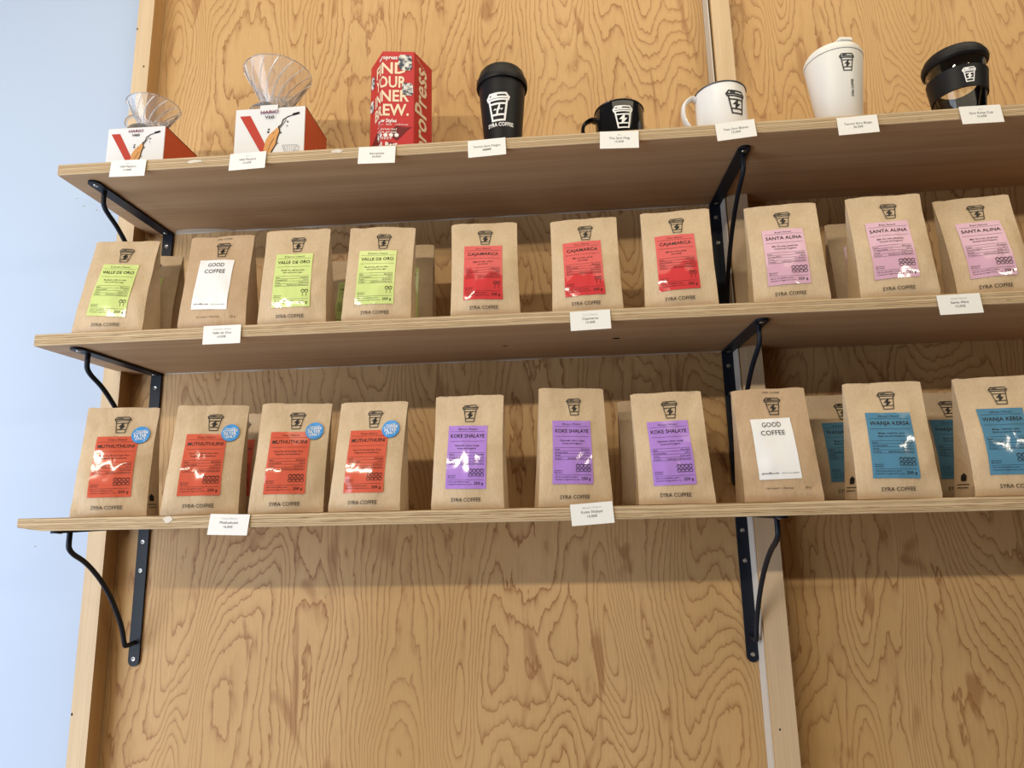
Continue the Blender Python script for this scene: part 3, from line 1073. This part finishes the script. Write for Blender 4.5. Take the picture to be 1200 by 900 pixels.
# ------------------------------------------------------------------ dripper boxes and drippers
def carton(x0, x1, yfront, depth, h, label, big):
    z = topz('top', (x0 + x1) / 2) + .0005
    t = thing('dripper_box', label, 'box', ((x0 + x1) / 2, yfront, z), 0, 'white dripper boxes')
    w = x1 - x0
    hw = w / 2
    link('carton', box_mesh('carton', -hw, hw, 0, depth, 0, h, .0008), M_cartonw, t)
    # printed side panel (facing the middle of the shelf)
    side = lambda a, b: Vector((hw + .0004, a, b))
    A = Art()
    A.poly([(0.0008, .001), (0.0008, h - .001), (depth - .0008, h - .001), (depth - .0008, .001)])
    sp_ = A.build('printed_side', side, M_cartonr, t)
    sp_['label'] = 'red orange printed side'
    Art().line([(0.001, h - .0008), (depth - .001, h - .0008)], .0016).build('dark_edge', lambda a, b: Vector((hw + .0006, a, b)), M_ink, t)
    Art().poly([(depth * .40, .001), (depth * .52, h * .62), (depth * .72, .001)]).build('printed_notch', lambda a, b: Vector((hw + .0008, a, b)), M_cartonw, t)
    k = w / .1325
    fr = lambda a, b: Vector((-hw + a * w, -.0004, b * h))
    fr2 = lambda a, b: Vector((-hw + a * w, -.0007, b * h))
    fr3 = lambda a, b: Vector((a, -.0022 if big else -.0009, b))
    Art().poly([(.065, .89), (.215, .89), (.62, .10), (.505, .10)]).build('printed_stroke', fr, M_stripe, t)
    A = Art()
    A.poly([(.44, .20), (.43, .36), (.455, .50), (.50, .58), (.565, .64), (.63, .70), (.645, .62), (.62, .52), (.60, .42), (.55, .33), (.50, .20)])
    A.build('printed_splash', fr2, M_splash, t)
    A = Art()
    for pts, wd in (([(.50, .20), (.555, .34), (.605, .43), (.62, .53), (.65, .62), (.63, .70)], .015), ([(.63, .69), (.67, .73), (.69, .80), (.76, .845), (.84, .87), (.90, .885)], .013),
                    ([(.64, .66), (.70, .74), (.73, .80)], .008), ([(.84, .875), (.905, .89)], .034), ([(.47, .24), (.52, .42), (.57, .52)], .006)):
        A.line(pts, wd, .05)
    for a, b, r in ((.755, .765, .013), (.75, .70, .009), (.665, .60, .012), (.63, .44, .009), (.49, .66, .014), (.485, .62, .016), (.56, .60, .008)):
        A.disc(a, b, r, 8, 1)
    A.build('printed_drops', lambda a, b: Vector((-hw + a * w, -.0009, b * h)), M_ink, t)
    Art().text('HARIO', -.0005 * k, h * .90, .0098 * k, .012, width=.034 * k).build('printed_brand', fr3, M_magenta, t)
    Art().text('V60', -.0005 * k, h * .825, .0085 * k, .02, width=.018 * k).build('printed_model', fr3, M_ink, t)
    if big:
        A = Art()
        A.line([(.026, .052), (.054, .052), (.047, .036), (.033, .036)], .0006, closed=True)
        A.line([(.028, .035), (.052, .035)], .0006)
        A.line([(.053, .049), (.058, .049), (.057, .040), (.049, .040)], .0006)
        for q in range(5):
            A.line([(.030 + q * .005, .052), (.035 + q * .0028, .036)], .0004)
        A.build('printed_dripper', fr3, M_greyink, t)
        # torn hang tab on the front top edge
        link('carton_tab', box_mesh('carton_tab', -.0195, .0145, -.0018, -.0010, h * .93, h + .005, .0004), M_cartonw, t)
    return t, z + h


b1, zb1 = carton(.0386, .1500, -.190, .108, .1080, 'small white dripper box with red side, nearest the white wall', False)
b2, zb2 = carton(.2850, .4177, -.190, .112, .1310, 'large white dripper box with torn tab, next to the red carton', True)


def dripper(xc, yc, z, rr, rf, hc, label, handle_ang, big):
    t = thing('coffee_dripper', label, 'coffee dripper', (xc, yc, z), 0, 'clear coffee drippers on boxes')
    zf = .0125
    zc = zf + .004
    # collar under the flange
    link('collar', lathe('collar', [(.020, 0), (.0215, 0), (.0215, zf), (.020, zf)], 40, close=True), M_plastic, t)
    link('flange', lathe('flange', [(.012, zf), (rf - .001, zf), (rf, zf + .001), (rf, zf + .003), (rf - .002, zf + .004), (.012, zf + .004)], 56, close=True), M_plastic, t)
    r0 = .0135
    link('cone', lathe('cone', [(r0, zc), (r0 + .004, zc + .004), (rr - .001, zc + hc - .003), (rr + .0012, zc + hc - .001), (rr + .0008, zc + hc), (rr - .0018, zc + hc), (r0 + .0022, zc + .006), (r0 - .002, zc)], 72, close=True), M_plastic, t)
    nr = 15 if big else 13
    for k in range(nr):
        pts = []
        for j in range(13):
            q = j / 12
            a = 2 * math.pi * k / nr + .95 * q ** 1.1
            r = r0 + .004 + (rr - .003 - r0) * q - .0022
            pts.append((r * math.cos(a), r * math.sin(a), zc + .006 + (hc - .009) * q))
        link('spiral_rib', tube('spiral_rib', pts, .0011, 6), M_rib, t)
    ca, sa = math.cos(handle_ang), math.sin(handle_ang)
    pts = []
    for j in range(13):
        q = -1.9 + 3.8 * j / 12
        d = .010 + rr * .62 + .014 * math.cos(q) - .006
        pts.append((ca * d, sa * d, zc + hc * .32 + .016 * math.sin(q)))
    link('handle', tube('handle', pts, .0026, 8, flat=(.0045, .0018)), M_plastic, t)
    return t


dripper(.0885, -.138, zb1, .0475, .0425, .060, 'small clear plastic dripper on the small white box', rad(200), False)
dripper(.3385, -.138, zb2, .0635, .0500, .089, 'large clear plastic dripper on the large white box', rad(60), True)


# ------------------------------------------------------------------ red hexagonal carton
def hex_carton():
    xc, yc, s = .5855, -.140, .0585
    z = topz('top', xc) + .0005
    H = .2305
    t = thing('hexagonal_carton', 'red hexagonal carton with large cream lettering, next to the black tumbler', 'box', (xc, yc, z), rad(7))
    ap = s * math.sqrt(3) / 2
    # corners, starting at front left, going right (counter-clockwise seen from above)
    C = [(-s / 2, -ap), (s / 2, -ap), (s, 0), (s / 2, ap), (-s / 2, ap), (-s, 0)]
    vs = [(a, b, 0) for a, b in C] + [(a, b, H) for a, b in C]
    fs = [(5, 4, 3, 2, 1, 0), (6, 7, 8, 9, 10, 11)] + [(i, (i + 1) % 6, 6 + (i + 1) % 6, 6 + i) for i in range(6)]
    bm = bmesh.new()
    me = mesh('carton', vs, fs)
    bm.from_mesh(me)
    bmesh.ops.bevel(bm, geom=bm.edges[:], offset=.0007, segments=2, affect='EDGES')
    bm.to_mesh(me)
    bm.free()
    link('carton', me, M_hexred, t)

    def wrap(off):
        # a = 0 at the front-left corner; positive over the front face
        def mp(a, h):
            if a < 0:
                p, d, n = C[0], (C[5][0] - C[0][0], C[5][1] - C[0][1]), (-.866, -.5)
                q = -a / s
            elif a <= s:
                p, d, n = C[0], (C[1][0] - C[0][0], C[1][1] - C[0][1]), (0, -1)
                q = a / s
            else:
                p, d, n = C[1], (C[2][0] - C[1][0], C[2][1] - C[1][1]), (.866, -.5)
                q = (a - s) / s
            return Vector((p[0] + d[0] * q + n[0] * off, p[1] + d[1] * q + n[1] * off, h))
        return mp
    cuts = [0.0, s]
    c0 = s * .16
    A = Art()
    for wd, zz in (('FIND', .184), ('YOUR', .1555), ('INNER', .127), ('BREW.', .0985)):
        A.text(wd, c0, zz, .0325, .022, width=.080 if len(wd) > 4 else .070)
    A.build('slogan', wrap(.0006), M_creamink, t, cuts=cuts)
    for nm, (tx, dx, zz, sz, bo, wd) in zip(('brand_lettering', 'style_heading', 'style_list', 'rating_line', 'rating_line', 'rating_count', 'rank_line'), (
            ('aeropress', -.002, .2135, .0115, .03, .040), ('Brew Styles', -.002, .0845, .0105, .025, .040),
            ('espresso   filter   cold brew', .006, .0785, .0052, .0, .066), ('America\u2019s best rated', -.004, .0690, .0058, .015, .044),
            ('coffee press', -.004, .0635, .0058, .015, .044), ('55,000+', -.006, .0500, .0085, .01, .032), ('#1 Best', .0, .036, .013, .03, .040))):
        Art().text(tx, c0 + dx, zz, sz, bo, width=wd, res=1).build(nm, wrap(.0007), M_whiteink, t, cuts=cuts)
    A = Art()
    for k in range(5):
        x = c0 - .022 + k * .010
        A.poly([(x + .0044 * math.sin(math.pi * j / 5 * 2) * 1, .0590 + .0044 * math.cos(math.pi * j / 5 * 2)) for j in range(5)])
    A.build('star_row', wrap(.0007), M_whiteink, t, cuts=cuts)
    A = Art()
    A.poly([(-.05, .034), (-.046, .060), (-.022, .073), (-.006, .066), (-.012, .034)])
    A.poly([(.016, .066), (.026, .078), (.046, .075), (.056, .076), (.046, .068), (.038, .058), (.028, .048), (.020, .054)])
    A.poly([(.008, .034), (.014, .046), (.026, .042), (.030, .034)])
    A.build('map_print', wrap(.0004), M_hexdark, t, cuts=cuts)
    for nm, pts in (('photo_print', (.029, .192, .0545, .222)), ('photo_print', (.036, .140, .057, .164)), ('photo_print', (-.054, .178, -.036, .202)), ('photo_print', (-.056, .130, -.038, .152))):
        a0, h0, a1, h1 = pts
        m_ = .004
        Art().poly([(a0 + m_, h0), (a1 - m_, h0 - .002), (a1, h0 + m_), (a1 - .001, h1 - m_), (a1 - m_, h1), (a0 + m_, h1 + .001), (a0, h1 - m_), (a0 + .001, h0 + m_)]).build(nm, wrap(.0009), M_photo, t)
    A = Art()
    A.text('AeroPress', s * 1.66, .107, .0520, .018, rot=rad(90), width=.205)
    A.build('side_lettering', wrap(.0006), M_creamink, t)
    Art().text('coffee maker', s * 1.35, .214, .0055, .01, rot=rad(-20), res=1, width=.03).build('side_small_print', wrap(.0007), M_creamink, t)


hex_carton()


# ------------------------------------------------------------------ cups
def lerp(a, b, t):
    return a + (b - a) * t


def tumbler_black():
    xc, yc = .7835, -.190
    z = topz('top', xc) + .0004
    t = thing('black_tumbler', 'matt black lidded tumbler with white cup emblem', 'tumbler', (xc, yc, z), 0)
    Hb = .140
    rf = lambda q: lerp(.0310, .0425, q / Hb)
    link('cup_body', lathe('cup_body', [(0, 0), (.030, 0), (.0310, .0008), (.0425, Hb), (.040, Hb), (0, Hb)], 64), M_matblack, t)
    link('lid', lathe('lid', [(0, Hb - .004), (.0425, Hb - .004), (.0455, Hb - .0055), (.0465, Hb - .002), (.0462, Hb + .006), (.0445, Hb + .0095), (.0428, Hb + .014), (.0405, Hb + .022), (.0380, Hb + .0255), (.0365, Hb + .0245), (0, Hb + .0225)], 64, 30), M_matblack, t)
    mp = on_cyl(rf, .0004, -.13)
    Art().logo(0, .0785, .050, .070).build('printed_logo', mp, M_whiteink, t)
    Art().text('SYRA COFFEE', .003, .0430, .0095, .03, width=.047).build('brand_lettering', mp, M_whiteink, t)


def mug(name, xc, yc, r, H, mat, ink, label, ang, logo_phi, logo_h, logo_z, rimmat, hz, hr):
    z = topz('top', xc) + .0004
    t = thing(name, label, 'mug', (xc, yc, z), 0)
    link('cup_body', lathe('cup_body', [(0, 0), (r - .004, 0), (r - .001, .002), (r, .006), (r, H), (r - .0016, H), (r - .0018, .006), (r - .004, .003), (0, .003)], 64, 45), mat, t)
    pts = [(( r + .0002) * math.cos(2 * math.pi * k / 56), (r + .0002) * math.sin(2 * math.pi * k / 56), H) for k in range(57)]
    link('rim', tube('rim', pts, .0014, 8), rimmat, t)
    ca, sa = math.cos(ang), math.sin(ang)
    ctrl = [(r - .001, hz + hr * .95), (r + .009, hz + hr * 1.02), (r + .0215, hz + hr * .62), (r + .0240, hz), (r + .0185, hz - hr * .62), (r + .008, hz - hr * .98), (r - .001, hz - hr * 1.04)]
    P = [(ca * d, sa * d, q) for d, q in ctrl]
    link('handle', tube('handle', arc_pts(P, 6), .003, 12, flat=(.0085, .0034)), mat, t)
    mp = on_cyl(lambda q: r, .0005, logo_phi)
    Art().logo(0, logo_z, logo_h, .06).build('printed_logo', mp, ink, t)
    return t


def tumbler_white():
    xc, yc = 1.3700, -.190
    z = topz('top', xc) + .0004
    t = thing('white_tumbler', 'tall cream-white tumbler with flip lid and black cup emblem', 'tumbler', (xc, yc, z), 0)
    Hb = .138
    rf = lambda q: lerp(.0325, .0470, q / Hb)
    link('cup_body', lathe('cup_body', [(0, 0), (.0315, 0), (.0325, .001), (.0470, Hb), (.044, Hb), (0, Hb)], 64), M_cream, t)
    link('seam_ring', lathe('seam_ring', [(.0462, Hb - .0004), (.0462, Hb + .0014)], 64), M_seam, t)
    link('lid', lathe('lid', [(0, Hb + .001), (.0478, Hb + .001), (.0482, Hb + .003), (.0480, Hb + .0065), (.0470, Hb + .0072), (.0466, Hb + .0066), (.0462, Hb + .008), (.0452, Hb + .013), (.0425, Hb + .0165), (0, Hb + .0175)], 64, 25), M_cream, t)
    link('lid_groove', lathe('lid_groove', [(.04705, Hb + .0069), (.0464, Hb + .0078)], 64), M_seam, t)
    sl = link('sip_flap', box_mesh('sip_flap', -.0125, .0125, -.0455, -.018, Hb + .0145, Hb + .0235, .0025, 2), M_cream, t)
    sl.rotation_euler = (0, 0, .12)
    mp = on_cyl(rf, .0005, .06)
    Art().logo(0, .113, .030, .055).build('printed_logo', mp, M_ink, t)
    mp2 = on_cyl(rf, .0005, .27)
    Art().text('SYRA COFFEE', 0, .068, .0062, .02, rot=rad(90), width=.030).build('brand_lettering', mp2, M_ink, t)


def glass_cup():
    xc, yc = 1.5720, -.192
    z = topz('top', xc) + .0004
    t = thing('glass_cup', 'clear glass takeaway cup with black lid and black sleeve', 'cup', (xc, yc, z), 0)
    Hb = .120
    rf = lambda q: lerp(.0325, .0455, q / Hb)
    link('glass_body', lathe('glass_body', [(0, 0), (.0305, 0), (.0325, .002), (.0455, Hb), (.0432, Hb), (.0305, .006), (0, .0055)], 72), M_glass, t)
    link('lid', lathe('lid', [(0, Hb + .001), (.0440, Hb + .001), (.0440, Hb - .008), (.0462, Hb - .009), (.0492, Hb - .006), (.0500, Hb - .001), (.0490, Hb + .004), (.0462, Hb + .006), (.0448, Hb + .012), (.0425, Hb + .0145), (0, Hb + .0135)], 64, 30), M_matblack, t)
    b0, b1_ = .054, .092
    link('sleeve', lathe('sleeve', [(rf(b0) + .0002, b0), (rf(b0) + .0032, b0), (rf(b1_) + .0032, b1_), (rf(b1_) + .0002, b1_)], 64, 30, close=True), M_matblack, t)
    mp = on_cyl(lambda q: rf(q) + .0034, .0004, -.16)
    Art().logo(0, .0730, .024, .07).build('printed_logo', mp, M_whiteink, t)


tumbler_black()
mug('black_mug', .9915, -.190, .0425, .0735, M_blackenamel, M_whiteink, 'small glossy black mug with white cup emblem, beside a price card', rad(188), .04, .041, .0405, M_blackenamel, .034, .024)
mug('white_mug', 1.1695, -.190, .0435, .094, M_whiteenamel, M_ink, 'white enamel mug with dark rim and black cup emblem', rad(186), .36, .043, .0545, M_steel, .056, .031)
tumbler_white()
glass_cup()
